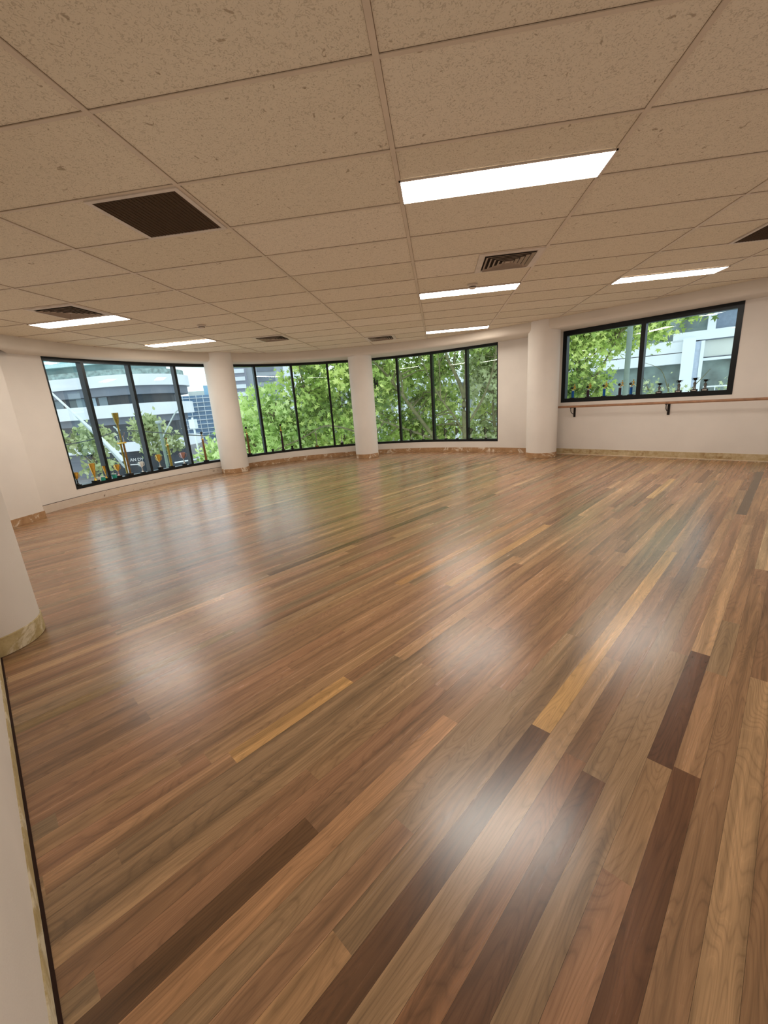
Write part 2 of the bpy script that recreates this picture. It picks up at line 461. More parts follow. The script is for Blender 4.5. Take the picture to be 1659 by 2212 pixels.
def inside(p, P):
    c = False
    for a, b in zip(P, P[1:]+P[:1]):
        if (a[1] > p[1]) != (b[1] > p[1]) and p[0] < (b[0]-a[0])*(p[1]-a[1])/(b[1]-a[1])+a[0]: c = not c
    return c
CP = [tuple(p) for p in BK]+[(7.15,-3.0)]
def spans(fix, axis):
    us = []
    for a, b in zip(CP, CP[1:]+CP[:1]):
        k = 1-axis
        if (a[axis] < fix) != (b[axis] < fix):
            t = (fix-a[axis])/(b[axis]-a[axis]); us.append(a[k]+t*(b[k]-a[k]))
    us.sort(); return list(zip(us[::2], us[1::2]))
bm = bmesh.new()
for i in range(-6, 8):
    x = GX+1.2*i
    for a, b in spans(x, 0): box(bm, x-.0125, x+.0125, a, b, CEIL, CEIL+.005)
for j in range(-9, 16):
    y = GY+.6*j
    for a, b in spans(y, 1): box(bm, a, b, y-.010, y+.010, CEIL+.0008, CEIL+.005)
structure(obj('trim_2', bm, M_tbar), 'pale metal tee grid between the ceiling tiles')

# ------------------------------------------------------------------ columns
def column(cx, cy, r, z1, label, bandmat, bh=.1):
    bm = bmesh.new(); lathe(bm, [(r, 0), (r, z1)], 48, (cx, cy, 0))
    o = structure(obj('column', bm, M_wall, smooth=True), label)
    bm = bmesh.new(); lathe(bm, [(r+.001, .001), (r+.006, .004), (r+.006, bh*.96), (r+.001, bh)], 48, (cx, cy, 0), cap=False)
    obj('scraped_band', bm, bandmat, o, smooth=True)
    return o
column(-4.648, 8.848, .297, CEIL+.01, 'white round column left of the middle window', M_scr_brown)
column(-1.781, 10.130, .279, CEIL+.01, 'white round column between the two tree-filled windows', M_scr_brown)
column(2.055, 8.721, .29, CEIL+.01, 'white round column at the left end of the barre', M_scr_brown)
column(-2.885, 1.95, .285, CEIL+.01, 'white round column at the end of the near wall', M_olivespot, .12)

# ------------------------------------------------------------------ windows
def lerp2(a, b, t): return (a[0]+(b[0]-a[0])*t, a[1]+(b[1]-a[1])*t)
def window(n, P, mull, zb, zt, fw, label, rail=.05, mw=.05, depth=.12, ends=(True, True)):
    """P inner plan curve of the opening, mull = indices of mullions in it"""
    w = thing('window_%d' % n, label, 'window')
    w['kind'] = 'structure'
    A, B = ins(P, .004), off(P, depth)
    bm = bmesh.new()
    strip(bm, A, B, zb, zb+rail); strip(bm, A, B, zt-rail*1.25, zt)
    def post(bm, P, k, width, side=0, z0=zb, z1=zt, dd=depth):
        a = P[max(k-1, 0)]; b = P[min(k+1, len(P)-1)]
        d = Vector((b[0]-a[0], b[1]-a[1])).normalized(); nv = Vector((-d.y, d.x)); c = Vector(P[k])
        s0, s1 = (-width/2, width/2) if side == 0 else ((0, width) if side > 0 else (-width, 0))
        Q = [c+d*s0-nv*.005, c+d*s1-nv*.005, c+d*s1+nv*dd, c+d*s0+nv*dd]
        lo = [bm.verts.new((*q, z0)) for q in Q]; hi = [bm.verts.new((*q, z1)) for q in Q]
        bm.faces.new(lo[::-1]); bm.faces.new(hi)
        for q in range(4): bm.faces.new((lo[q], lo[(q+1) % 4], hi[(q+1) % 4], hi[q]))
    if ends[0]: post(bm, P, 0, fw, 1)
    if ends[1]: post(bm, P, len(P)-1, fw, -1)
    obj('frame', bm, M_frame, w)
    for k in mull:
        bm = bmesh.new(); post(bm, P, k, mw, 0, zb+rail-.002, zt-rail)
        obj('mullion', bm, M_frame, w)
    G = off(P, depth*.78)
    idx = [0]+list(mull)+[len(P)-1]
    for a, b in zip(idx[:-1], idx[1:]):
        bm = bmesh.new()
        bm.faces.new([bm.verts.new(q) for q in ((*G[a], zb+.02), (*G[b], zb+.02), (*G[b], zt-.02), (*G[a], zt-.02))])
        obj('pane', bm, M_glass, w)
    return w
mm = [NS, 2*NS, 3*NS]
window(1, PATH[i1:i1+4*NS+1], mm, ZB, ZT, .022, 'black framed curved window on the left, facing a white building')
window(2, PATH[i2:i2+4*NS+1], mm, ZB, ZT, .03, 'black framed window of green leaves between two round columns')
window(3, PATH[i3:i3+4*NS+1], mm, ZB, ZT, .022, 'black framed window of tree trunks right of the middle column')
window(4, WR[1:4], [1], Z4B, Z4T, .075, 'high black framed two-pane window above the barre', rail=.075, mw=.07)
# grey-green inner jamb beads of window 4
# small black latch at the left edge of window 3
t = thing('window_latch', 'small black latch at the right edge of the middle round column', 'latch', (-1.50, 10.60, 1.63), math.radians(-3))
bm = bmesh.new(); box(bm, -.045, -.015, -.02, .02, 0, .25); obj('back_plate', bm, M_blk, t)
bm = bmesh.new(); box(bm, -.015, .02, -.015, .015, .09, .15); box(bm, .02, .045, -.018, .018, .05, .21); obj('handle', bm, M_blk, t)

# ------------------------------------------------------------------ ceiling fittings
def troffer(i, j, label):
    x, y = GX+1.2*i, GY+.6*j
    t = thing('ceiling_light', label, 'ceiling light', (x+.6, y+.15, CEIL), group='recessed strip lights in the ceiling')
    bm = bmesh.new()
    for a in ((-.598, -.588, -.148, .148), (.588, .598, -.148, .148), (-.598, .598, -.148, -.138), (-.598, .598, .138, .148)):
        box(bm, *a, -.006, .004)
    obj('frame', bm, M_white, t)
    bm = bmesh.new(); box(bm, -.589, .589, -.139, .139, -.004, .003); obj('diffuser', bm, M_lamp, t)
troffer(0, 1.5, 'largest glowing strip light, nearest overhead')
troffer(0, 6.0, 'glowing strip light between the square vent and the furthest light')
troffer(0, 11.0, 'furthest glowing strip light, above the right end of the third window')
troffer(2, 6.5, 'glowing strip light above the high right window')
troffer(-4, 5.0, 'glowing strip light touching a vent at the far left')
troffer(-4, 8.5, 'glowing strip light above the left curved window')

def diffuser(i, j, label):
    x, y = GX+1.2*i+.3, GY+.6*j+.3
    t = thing('air_vent', label, 'air vent', (x, y, CEIL), group='square louvred ceiling vents')
    def ring(bm, r0, z0, r1, z1):
        A = [bm.verts.new((sx*r0, sy*r0, z0)) for sx, sy in ((-1,-1),(1,-1),(1,1),(-1,1))]
        B = [bm.verts.new((sx*r1, sy*r1, z1)) for sx, sy in ((-1,-1),(1,-1),(1,1),(-1,1))]
        for k in range(4): bm.faces.new((A[k], A[(k+1) % 4], B[(k+1) % 4], B[k]))
    bm = bmesh.new(); ring(bm, .29, -.003, .235, -.006); ring(bm, .29, -.003, .29, .004); ring(bm, .235, -.006, .232, .001); obj('frame', bm, M_white, t)
    bm = bmesh.new(); box(bm, -.232, .232, -.232, .232, .0012, .0035); obj('backing', bm, M_void, t)
    for k in range(5):
        r = .222-.042*k
        bm = bmesh.new(); ring(bm, r, -.016, r-.024, .0008); ring(bm, r, -.016, r-.003, -.017); obj('louvre', bm, M_slat, t)
    bm = bmesh.new(); box(bm, -.022, .022, -.022, .022, -.013, .0008); obj('centre_plate', bm, M_slat, t)
diffuser(.5, 4, 'square louvred vent between the two nearest strip lights')
diffuser(-3.5, 4, 'square louvred vent touching the far left strip light')
diffuser(-2.5, 9, 'square louvred vent above the middle window')
diffuser(-1, 11, 'square louvred vent above the third window, furthest away')
def ret(i, j, label):
    x, y = GX+1.2*i+.3, GY+.6*j+.3
    t = thing('return_air_grille', label, 'grille', (x, y, CEIL), group='brown return air grilles')
    bm = bmesh.new()
    for a in ((-.29,-.262,-.29,.29), (.262,.29,-.29,.29), (-.262,.262,-.29,-.262), (-.262,.262,.262,.29)): box(bm, *a, -.006, .004)
    obj('frame', bm, M_white, t)
    bm = bmesh.new(); box(bm, -.262, .262, -.262, .262, -.002, .003)
    for k in range(21): box(bm, -.26+.026*k-.002, -.26+.026*k+.002, -.262, .262, -.0045, -.002)
    obj('mesh_panel', bm, M_brown, t)
ret(-1.5, 1, 'dark brown square grille in the ceiling at the upper left')
ret(2.5, 4, 'dark brown square grille cut by the right edge')
def smoke(x, y, label):
    t = thing('smoke_detector', label, 'smoke detector', (x, y, CEIL))
    bm = bmesh.new(); lathe(bm, [(.058, .004), (.058, -.014), (.05, -.018)], 24); obj('base', bm, M_white, t, smooth=True)
    bm = bmesh.new(); lathe(bm, [(.04, -.018), (.042, -.034), (.03, -.044), (.012, -.047)], 24); obj('head', bm, M_white, t, smooth=True)
    bm = bmesh.new(); lathe(bm, [(.0425, -.022), (.0425, -.029)], 24, cap=False); obj('vent_slot', bm, M_void, t)
smoke(-3.29, 5.96, 'small round smoke detector near the two left strip lights')
smoke(.45, 5.36, 'small round detector against the middle strip light')

# ------------------------------------------------------------------ barre on the right wall
wd = (Vector(WR[3])-Vector(WR[1])).normalized(); wn = Vector((wd.y, -wd.x))   # wn into the room
wa = math.atan2(wd.y, wd.x)
w0 = Vector(WR[1])
def on_right(s, d): q = w0+wd*s+wn*d; return (q.x, q.y)
bar = thing('ballet_barre', 'long wooden barre on black brackets under the high window', 'barre', (*on_right(0, 0), 0), wa)
# local frame: x along wall, y outward (wall face at 0, room at -y)
for a, b in ((-.10, 1.86), (1.863, 4.9)):
    bm = bmesh.new(); tube(bm, [(a, -.2, .953), (b, -.2, .953)], .021, 16); obj('rail', bm, M_barre, bar, smooth=True)
for s in (.285, 1.86, 3.9):
    bm = bmesh.new(); box(bm, s-.019, s+.019, -.012, 0.0, .742, .955)
    box(bm, s-.017, s+.017, -.2, -.010, .922, .934)
    br = obj('bracket', bm, M_black, bar)
    bm = bmesh.new(); tube(bm, catmull([(s, -.196, .93), (s, -.188, .87), (s, -.15, .832), (s, -.012, .79)], 5), .007, 8)
    obj('brace', bm, M_black, br, smooth=True)

# ------------------------------------------------------------------ trophies
SILL = ZB+.05
def place(name, label, cat, x, y, z=SILL, group=None, rz=0): return thing(name, label, cat, (x, y, z), rz, group)
def cup(name, label, x, y, h, gm, sm=None, bh=.03, base=M_blk, wide=.045, group='trophies along the curved window sills'):
    t = place(name, label, 'trophy', x, y, group=group)
    bm = bmesh.new(); box(bm, -.035, .035, -.035, .035, 0, bh); obj('base', bm, base, t)
    s0, s1 = bh, h*.5
    bm = bmesh.new(); lathe(bm, [(.024, s0), (.02, s0+.01), (.008, s0+(s1-s0)*.35), (.013, s0+(s1-s0)*.5), (.007, s0+(s1-s0)*.7), (.012, s1)], 14); obj('stem', bm, sm or gm, t, smooth=True)
    bm = bmesh.new(); lathe(bm, [(.012, s1), (wide*.7, s1+(h-s1)*.3), (wide*.9, s1+(h-s1)*.65), (wide, h), (wide*.92, h), (wide*.8, s1+(h-s1)*.6), (wide*.5, s1+(h-s1)*.25)], 18); obj('bowl', bm, gm, t, smooth=True)
    for sx in (-1, 1):
        bm = bmesh.new(); tube(bm, catmull([(sx*wide*.85, 0, h*.93), (sx*wide*1.5, 0, h*.9), (sx*wide*1.35, 0, h*.68), (sx*wide*.6, 0, h*.6)], 4), .004, 6); obj('handle', bm, gm, t, smooth=True)
    return t
cup('trophy_cup', 'small gold cup on a black stem at the left end of the sill', -6.09, 6.125, .225, M_gold, M_blk, .02)
def flute(label, x, y, h, w):
    t = place('trophy_vase', label, 'trophy', x, y, group='trophies along the curved window sills')
    bm = bmesh.new(); box(bm, -.05, .05, -.04, .04, 0, .03); obj('base', bm, M_blk, t)
    bm = bmesh.new(); lathe(bm, [(.03, .03), (.022, .045), (.008, .08), (.02, .13), (w*.75, h*.7), (w, h), (w*.9, h), (w*.6, h*.7), (.01, .2)], 20); obj('bowl', bm, M_gold, t, smooth=True)
flute('tall gold flared vase trophy beside the first gold cup', -6.035, 6.44, .33, .05)
flute('slimmer gold flared trophy just left of the first mullion', -5.995, 6.655, .25, .035)
t = place('small_cup', 'small white cup between the two gold flared trophies', 'cup', -6.03, 6.52)
bm = bmesh.new(); lathe(bm, [(.018, 0), (.03, .075), (.027, .075), (.016, .006)], 16); obj('body', bm, M_whitep, t, smooth=True)
for lab, x, y, z in (('small turquoise box between the gold flared trophies', -6.012, 6.585, .06), ('small turquoise box against the first mullion', -5.955, 6.79, .07)):
    t = place('gift_box', lab, 'box', x, y, rz=.3)
    bm = bmesh.new(); box(bm, -.028, .028, -.02, .02, 0, z); obj('body', bm, M_teal, t)
    bm = bmesh.new(); box(bm, -.03, .03, -.022, .022, z, z+.012); obj('lid', bm, M_whitep, t)
cup('trophy_cup', 'gold cup on a silver stem just right of the first mullion', -5.93, 6.87, .235, M_gold, M_pink)
# very tall multi-tier trophy
t = place('tall_trophy', 'tallest trophy, tiered gold column taller than every other on the sill', 'trophy', -5.868, 7.05, group='trophies along the curved window sills')
bm = bmesh.new(); box(bm, -.06, .06, -.045, .045, 0, .04); obj('base', bm, M_blk, t)
for dx in (-.03, .03):
    bm = bmesh.new(); tube(bm, [(dx, 0, .04), (dx, 0, .60)], .018, 10); obj('column', bm, M_olive if dx < 0 else M_bronze, t, smooth=True)
bm = bmesh.new(); box(bm, -.065, .065, -.04, .04, .60, .625); obj('shelf', bm, M_gold, t)
bm = bmesh.new(); tube(bm, [(0, 0, .625), (0, 0, .90)], .016, 10); obj('upper_column', bm, M_olive, t, smooth=True)
bm = bmesh.new(); lathe(bm, [(.02, .90), (.015, .94), (.03, .98), (.045, 1.06), (.055, 1.16), (.05, 1.16), (.03, 1.0)], 18); obj('bowl', bm, M_olive, t, smooth=True)
for s in (-1, 1):
    bm = bmesh.new(); ball(bm, (s*.055, 0, .73), .012); tube(bm, [(s*.055, 0, .625), (s*.055, 0, .72)], [.012, .008], 6)
    tube(bm, [(s*.055, 0, .70), (s*.085, 0, .76), (s*.10, 0, .80)], .005, 6); obj('figure', bm, M_silver, t, smooth=True)
cup('trophy_cup', 'silver cup with a white bowl right of the tallest trophy', -5.778, 7.315, .215, M_whitep, M_silver, .015)
cup('trophy_cup', 'gold cup with wide handles on a square black base', -5.64, 7.66, .30, M_gold, M_silver, .05)
def column_trophy(label, x, y, h, cm, top, bw=.05, z=SILL, grp='trophies along the curved window sills', ballcol=M_blk):
    t = place('column_trophy', label, 'trophy', x, y, z, grp)
    bm = bmesh.new(); box(bm, -bw, bw, -.03, .03, 0, .03); obj('base', bm, M_blk, t)
    bm = bmesh.new(); tube(bm, [(0, 0, .03), (0, 0, h*.72)], [.028, .020], 12); obj('column', bm, cm, t, smooth=True)
    bm = bmesh.new(); lathe(bm, [(.03, h*.72), (.03, h*.74), (.006, h*.76), (.005, h*.9)], 12); obj('stem', bm, M_gold, t, smooth=True)
    bm = bmesh.new(); ball(bm, (0, 0, h*.94), top); obj('ball', bm, ballcol, t, smooth=True)
    return t
column_trophy('olive column trophy between the two cups left of the third mullion', -5.542, 7.88, .63, M_olive, .02, ballcol=M_bronze)
cup('trophy_cup', 'copper coloured cup on a black base left of the third mullion', -5.418, 8.14, .27, M_pink, M_silver, .035, wide=.055)
column_trophy('brown column trophy topped by a black ball in the leftmost window', -5.170, 8.58, .67, M_bronze, .03)
column_trophy('brown column trophy with a black ball beside the left round column', -4.541, 9.448, .68, M_bronze, .03)
column_trophy('slim dark column trophy with a black ball in the middle window', -3.90, 10.005, .67, M_plum, .028, .035)
t = place('small_cup', 'tiny dark cup on the sill left of the slim column trophy', 'cup', -4.115, 9.846)
bm = bmesh.new(); lathe(bm, [(.025, 0), (.02, .02), (.035, .06), (.03, .06), (.012, .02)], 14); obj('body', bm, M_blk, t, smooth=True)
t = place('small_cup', 'small dark cup on the sill right of the slim column trophy', 'cup', -3.705, 10.127)
bm = bmesh.new(); lathe(bm, [(.03, 0), (.03, .04), (.02, .05), (.035, .09), (.03, .09), (.012, .06)], 14); obj('body', bm, M_blk, t, smooth=True)
t = place('figure_trophy', 'slender pale figure trophy right of the second mullion', 'trophy', -3.128, 10.39, group='trophies along the curved window sills')
bm = bmesh.new(); box(bm, -.04, .04, -.03, .03, 0, .03); obj('base', bm, M_bronze, t)
bm = bmesh.new(); tube(bm, [(0, 0, .03), (0, 0, .26), (0, 0, .30), (0, 0, .36)], [.012, .009, .016, .010], 8); ball(bm, (0, 0, .385), .016)
tube(bm, [(-.05, 0, .36), (0, 0, .33), (.05, 0, .36)], .006, 6); obj('figure', bm, M_silver, t, smooth=True)
t = place('cone_trophy', 'silver cone trophy on a black base by the middle round column', 'trophy', -2.506, 10.57, group='trophies along the curved window sills')
bm = bmesh.new(); box(bm, -.035, .035, -.03, .03, 0, .06); obj('base', bm, M_blk, t)
bm = bmesh.new(); lathe(bm, [(.03, .06), (.012, .13), (.006, .2), (.012, .21), (.004, .235)], 14); obj('cone', bm, M_silver, t, smooth=True)

# sail-shaped awards in window 3
M_sail = bpy.data.materials.new('smoked_glass'); nt, N, L, b = nodes_of(M_sail)
b.inputs['Base Color'].default_value = (.10, .14, .09, 1); b.inputs['Roughness'].default_value = .1; b.inputs['Alpha'].default_value = .7
tc = N.new('ShaderNodeTexCoord'); nz = N.new('ShaderNodeTexNoise'); nz.inputs['Scale'].default_value = 20; L.new(tc.outputs['Object'], nz.inputs['Vector'])
mr = N.new('ShaderNodeMapRange'); mr.inputs['To Min'].default_value = .7; mr.inputs['To Max'].default_value = .85; L.new(nz.outputs['Fac'], mr.inputs['Value']); L.new(mr.outputs[0], b.inputs['Alpha'])
M_clear = bpy.data.materials.new('clear_acrylic'); nt, N, L, b = nodes_of(M_clear)
b.inputs['Base Color'].default_value = (.8, .85, .85, 1); b.inputs['Roughness'].default_value = .1; b.inputs['Alpha'].default_value = .25
tc = N.new('ShaderNodeTexCoord'); nz = N.new('ShaderNodeTexNoise'); L.new(tc.outputs['Object'], nz.inputs['Vector'])
mr = N.new('ShaderNodeMapRange'); mr.inputs['To Min'].default_value = .2; mr.inputs['To Max'].default_value = .32; L.new(nz.outputs['Fac'], mr.inputs['Value']); L.new(mr.outputs[0], b.inputs['Alpha'])
places = ['leftmost of the six', 'second from the left of the six', 'third from the left of the six', 'third from the right of the six', 'second from the right of the six', 'rightmost of the six']
for (x, y), pl in zip([(-.692,10.612),(-.383,10.532),(.17,10.337),(.445,10.213),(.763,10.06),(1.09,9.89)], places):
    t = place('sail_award', pl+' smoked triangular awards on the third sill', 'award', x, y, group='triangular smoked glass awards', rz=math.radians(-22))
    bm = bmesh.new(); box(bm, -.03, .03, -.02, .02, 0, .022); obj('base', bm, M_blk, t)
    bm = bmesh.new(); box(bm, -.012, .020, -.004, .004, .022, .115); obj('stand', bm, M_clear, t)
    tri = [(-.03, .095), (-.035, .275), (.045, .205)]
    def prism(bm, T, y0, y1):
        A = [bm.verts.new((p[0], y0, p[1])) for p in T]; B = [bm.verts.new((p[0], y1, p[1])) for p in T]
        bm.faces.new(A); bm.faces.new(B[::-1])
        for k in range(len(T)): bm.faces.new((A[k], B[k], B[(k+1) % len(T)], A[(k+1) % len(T)]))
    bm = bmesh.new(); prism(bm, tri, -.006, .006); obj('sail', bm, M_sail, t)
    bm = bmesh.new()
    for k in range(3):
        a, c = tri[k], tri[(k+1) % 3]; tube(bm, [(a[0], 0, a[1]), (c[0], 0, c[1])], .0075 if k else .010, 6)
    obj('rim', bm, M_blk, t)

# trophies in the high window
S4 = Z4B+.075
def figure_trophy(x, y, cm, label):
    t = thing('ball_trophy', label, 'trophy', (x, y, S4), wa, 'coloured column trophies in the high window')
    bm = bmesh.new(); box(bm, -.045, .045, -.03, .03, 0, .012); obj('base', bm, M_blk, t)
    bm = bmesh.new(); tube(bm, [(0, 0, .012), (0, 0, .135)], .024, 14); obj('column', bm, cm, t, smooth=True)
    bm = bmesh.new(); lathe(bm, [(.026, .135), (.026, .145), (.008, .155)], 14); obj('cap', bm, M_silver, t, smooth=True)
    bm = bmesh.new(); ball(bm, (-.012, -.01, .195), .024); obj('ball', bm, M_blk, t, smooth=True)
    bm = bmesh.new()
    tube(bm, [(.004, 0, .155), (.03, 0, .20), (.035, 0, .235)], [.008, .010, .009], 8); ball(bm, (.03, 0, .255), .012)
    tube(bm, [(.033, 0, .235), (.015, 0, .225), (-.005, 0, .222)], .006, 6); tube(bm, [(.033, 0, .235), (.055, 0, .215), (.05, 0, .19)], .006, 6); tube(bm, [(.026, 0, .195), (.055, 0, .165)], .007, 6)
    obj('figure', bm, M_gold, t, smooth=True)
for (x, y), cm, lab in zip([(2.658,8.84),(2.882,8.658),(3.108,8.476),(3.317,8.306),(3.458,8.19)], (M_blue, M_plum, M_blue, M_plum, M_blue),
    ('blue column trophy nearest the left frame of the high window', 'dark plum column trophy second from the left in the high window', 'blue column trophy in the middle of five in the high window', 'dark plum column trophy left of the blue one at the mullion', 'blue column trophy just left of the high window mullion')):
    figure_trophy(x, y, cm, lab)
for (x, y, h), lab in zip([(3.80,7.915,.17),(4.016,7.74,.195),(4.183,7.604,.215),(4.293,7.515,.18)],
    ('silver and black trophy just right of the mullion', 'silver and black cup trophy, third from the right', 'tallest silver and black cup trophy, before the white pillar', 'silver and black cup trophy nearest the right frame')):
    t = thing('silver_trophy', lab, 'trophy', (x, y, S4), wa, 'silver cup trophies in the high window')
    bm = bmesh.new(); box(bm, -.045, .045, -.03, .03, 0, .035); obj('base', bm, M_blk, t)
    bm = bmesh.new(); box(bm, -.03, .03, -.032, -.03, .008, .028); obj('plate', bm, M_silver, t)
    bm = bmesh.new(); lathe(bm, [(.028, .035), (.020, .045), (.018, h*.45), (.024, h*.62), (.012, h*.7), (.006, h*.78)], 12); obj('column', bm, mat('mottled_silver', (120, 124, 122), .3, .6, noise=(70, .8)), t, smooth=True)
    bm = bmesh.new(); lathe(bm, [(.006, h*.78), (.022, h*.86), (.034, h), (.03, h), (.012, h*.88)], 14); obj('bowl', bm, M_blk, t, smooth=True)
    for sx in (-1, 1):
        bm = bmesh.new(); tube(bm, [(sx*.03, 0, h*.97), (sx*.05, 0, h*1.0), (sx*.036, 0, h*.86), (sx*.014, 0, h*.84)], .004, 6); obj('handle', bm, M_blk, t, smooth=True)

# ------------------------------------------------------------------ outside
GZ = -5.3
M_road = mat('asphalt', (120, 124, 128), .9, noise=(.6, .12))
M_path = mat('paving', (176, 182, 186), .9, noise=(1.2, .1))
M_bwhite = mat('white_render', (222, 232, 238), .7, noise=(.35, .05))
M_bgrey = mat('grey_soffit', (116, 126, 138), .8, noise=(.5, .1))
M_bdark = mat('dark_glazing', (44, 56, 66), .25, .1, noise=(.4, .3))
M_teal2 = mat('teal_glazing', (160, 206, 210), .25, .2, noise=(.25, .12))
M_rail = mat('planted_railing', (136, 158, 156), .8, noise=(2.5, .4))
M_cream = mat('cream_stone', (206, 214, 210), .8, noise=(.5, .06))
M_bluegl = mat('blue_glazing', (104, 136, 168), .3, .2, noise=(.3, .15))
M_stripe = mat('grey_tower_wall', (140, 146, 160), .8)
M_pole = mat('galvanised_pole', (176, 190, 190), .5, .3)
M_poleg = mat('grey_green_pole', (112, 132, 122), .6, .1)
M_bark = mat('mottled_bark', (98, 98, 66), .9, noise=(7, .35), bump=(30, .4))
M_wire = mat('black_cable', (52, 60, 58), .6)

bm = bmesh.new(); box(bm, -140, 110, 12.5, 190, GZ-.3, GZ)
structure(obj('ground', bm, M_road), 'grey street far below the windows')

def outline(inset, r=6., x1=-31.9, y0=44.6, x0=-95, y1=80):
    P = [(x0, y0+inset)]
    cx, cy = x1-r, y0+r; rr = r-inset if r > inset else .5
    for k in range(19):
        a = -PI/2+math.radians(140)*k/18; P.append((cx+rr*math.cos(a), cy+rr*math.sin(a)))
    P += [(-62, y1), (x0, y1)]
    return P
def slab(bm, P, z0, z1):
    lo = [bm.verts.new((*p, z0)) for p in P]; hi = [bm.verts.new((*p, z1)) for p in P]
    bm.faces.new(lo[::-1]); bm.faces.new(hi)
    for k in range(len(P)): bm.faces.new((lo[k], lo[(k+1) % len(P)], hi[(k+1) % len(P)], hi[k]))
B1 = thing('office_building', 'white banded office building with a rounded corner across the street', 'building', (0, 0, 0))
def bpart(name, m, inset, z0, z1, r=6., x1=-31.9):
    bm = bmesh.new(); slab(bm, outline(inset, r, x1), z0, z1); return obj(name, bm, m, B1)
bpart('shopfront', mat('shop_dark', (50, 62, 72), .3, .1, noise=(.5, .4)), 1.5, GZ, -1.9)
bpart('awning', M_bwhite, -.2, -2.3, -1.25)
bpart('lower_glazing', M_bdark, 1.6, -1.25, .9)
bpart('lower_soffit', M_bgrey, .9, .9, 1.72)
bpart('white_band', M_bwhite, 0, 1.72, 3.15)
wg = bpart('middle_glazing', M_bdark, 1.5, 3.15, 4.2)
bpart('grey_fascia', M_bgrey, .35, 4.2, 5.15)
bpart('white_band', M_bwhite, 0, 5.15, 6.4)
bpart('planted_terrace', M_rail, .5, 6.4, 7.05)
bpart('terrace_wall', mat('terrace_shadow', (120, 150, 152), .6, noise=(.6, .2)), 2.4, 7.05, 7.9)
bpart('terrace_edge', mat('pale_teal_edge', (190, 224, 226), .5), 1.6, 7.9, 8.3, x1=-34)
bpart('upper_glazing', M_teal2, 2.4, 8.3, 14., x1=-34)
# blinds and mullions on the middle glazing
for k in range(9):
    x = -52+1.5*k
    if k in (2, 5): continue
    bm = bmesh.new(); box(bm, x, x+1.1, 44.6+1.42, 44.6+1.5, 3.2, 4.15); obj('window_blind', bm, mat('blind', (176, 200, 214) if k % 2 else (130, 150, 160), .7), B1)
for k in range(8):
    x = -54+2.6*k
    bm = bmesh.new(); box(bm, x, x+.18, 44.6+2.3, 44.6+2.4, 8.3, 14.); obj('glazing_bar', bm, M_bwhite, B1)
bm = bmesh.new(); box(bm, -50, -43, 44.6+1.0, 44.6+1.6, GZ, -2.3); obj('shop_pier', bm, M_bgrey, B1)
bm = bmesh.new(); box(bm, -35.2, -34.4, 48.5, 49.5, GZ, -2.3); obj('shop_pier', bm, M_cream, B1)
# shop name
def text(body, size, loc, rot, m, parent):
    cu = bpy.data.curves.new('sign_lettering', 'FONT'); cu.body = body; cu.size = size; cu.extrude = .02
    cu.materials.append(m)
    tmp = bpy.data.objects.new('sign_lettering', cu)
    me = bpy.data.meshes.new_from_object(tmp); bpy.data.objects.remove(tmp)
    o = bpy.data.objects.new('sign_lettering', me); C.objects.link(o); o.location = loc; o.rotation_euler = rot; o.parent = parent
    return o
M_sign = mat('white_lettering', (240, 244, 244), .5)
text('AN DY', .56, (-37.7, 45.98, -3.6), (PI/2, 0, math.radians(4)), M_sign, B1)
bm = bmesh.new(); box(bm, -37.75, -36.3, 45.92, 45.98, -4.05, -3.95); obj('sign_underline', bm, M_sign, B1)

def frame_az(az, D):
    a = math.radians(az); n = Vector((math.sin(a), math.cos(a), 0)); r = Vector((n.y, -n.x, 0))
    M = Matrix(((r.x, n.x, 0, n.x*D), (r.y, n.y, 0, n.y*D), (0, 0, 1, 0), (0, 0, 0, 1)))
    return M
# blue glass tower
M = frame_az(-30, 120)
T = thing('glass_tower', 'distant blue glass tower right of the rounded building', 'building')
bm = bmesh.new(); box(bm, -6, 1.7, 0, 12, GZ, 6.2, M); obj('glass_wall', bm, M_bluegl, T)
bm = bmesh.new(); box(bm, 1.7, 3.1, -1, 12, GZ, 6.8, M); obj('pale_pier', bm, M_bwhite, T)
bm = bmesh.new(); box(bm, 3.1, 12, 0, 12, GZ, 6.2, M); obj('side_wall', bm, M_stripe, T)
bm = bmesh.new(); box(bm, .2, 4., 1, 8, 6.2, 8.6, M); obj('roof_plant_room', bm, mat('sky_blue_cladding', (140, 186, 214), .6), T)
bm = bmesh.new(); box(bm, -3.6, .2, 1, 8, 6.2, 7.3, M); obj('roof_plant_room', bm, M_cream, T)
for k in range(10):
    bm = bmesh.new(); box(bm, -6, 1.7, -.25, 0, GZ+.9+1.1*k, GZ+1.05+1.1*k, M); obj('floor_line', bm, M_bwhite, T)
for k in range(5):
    bm = bmesh.new(); box(bm, -5.2+1.6*k, -5.08+1.6*k, -.25, 0, GZ, 6.2, M); obj('glazing_bar', bm, M_bwhite, T)
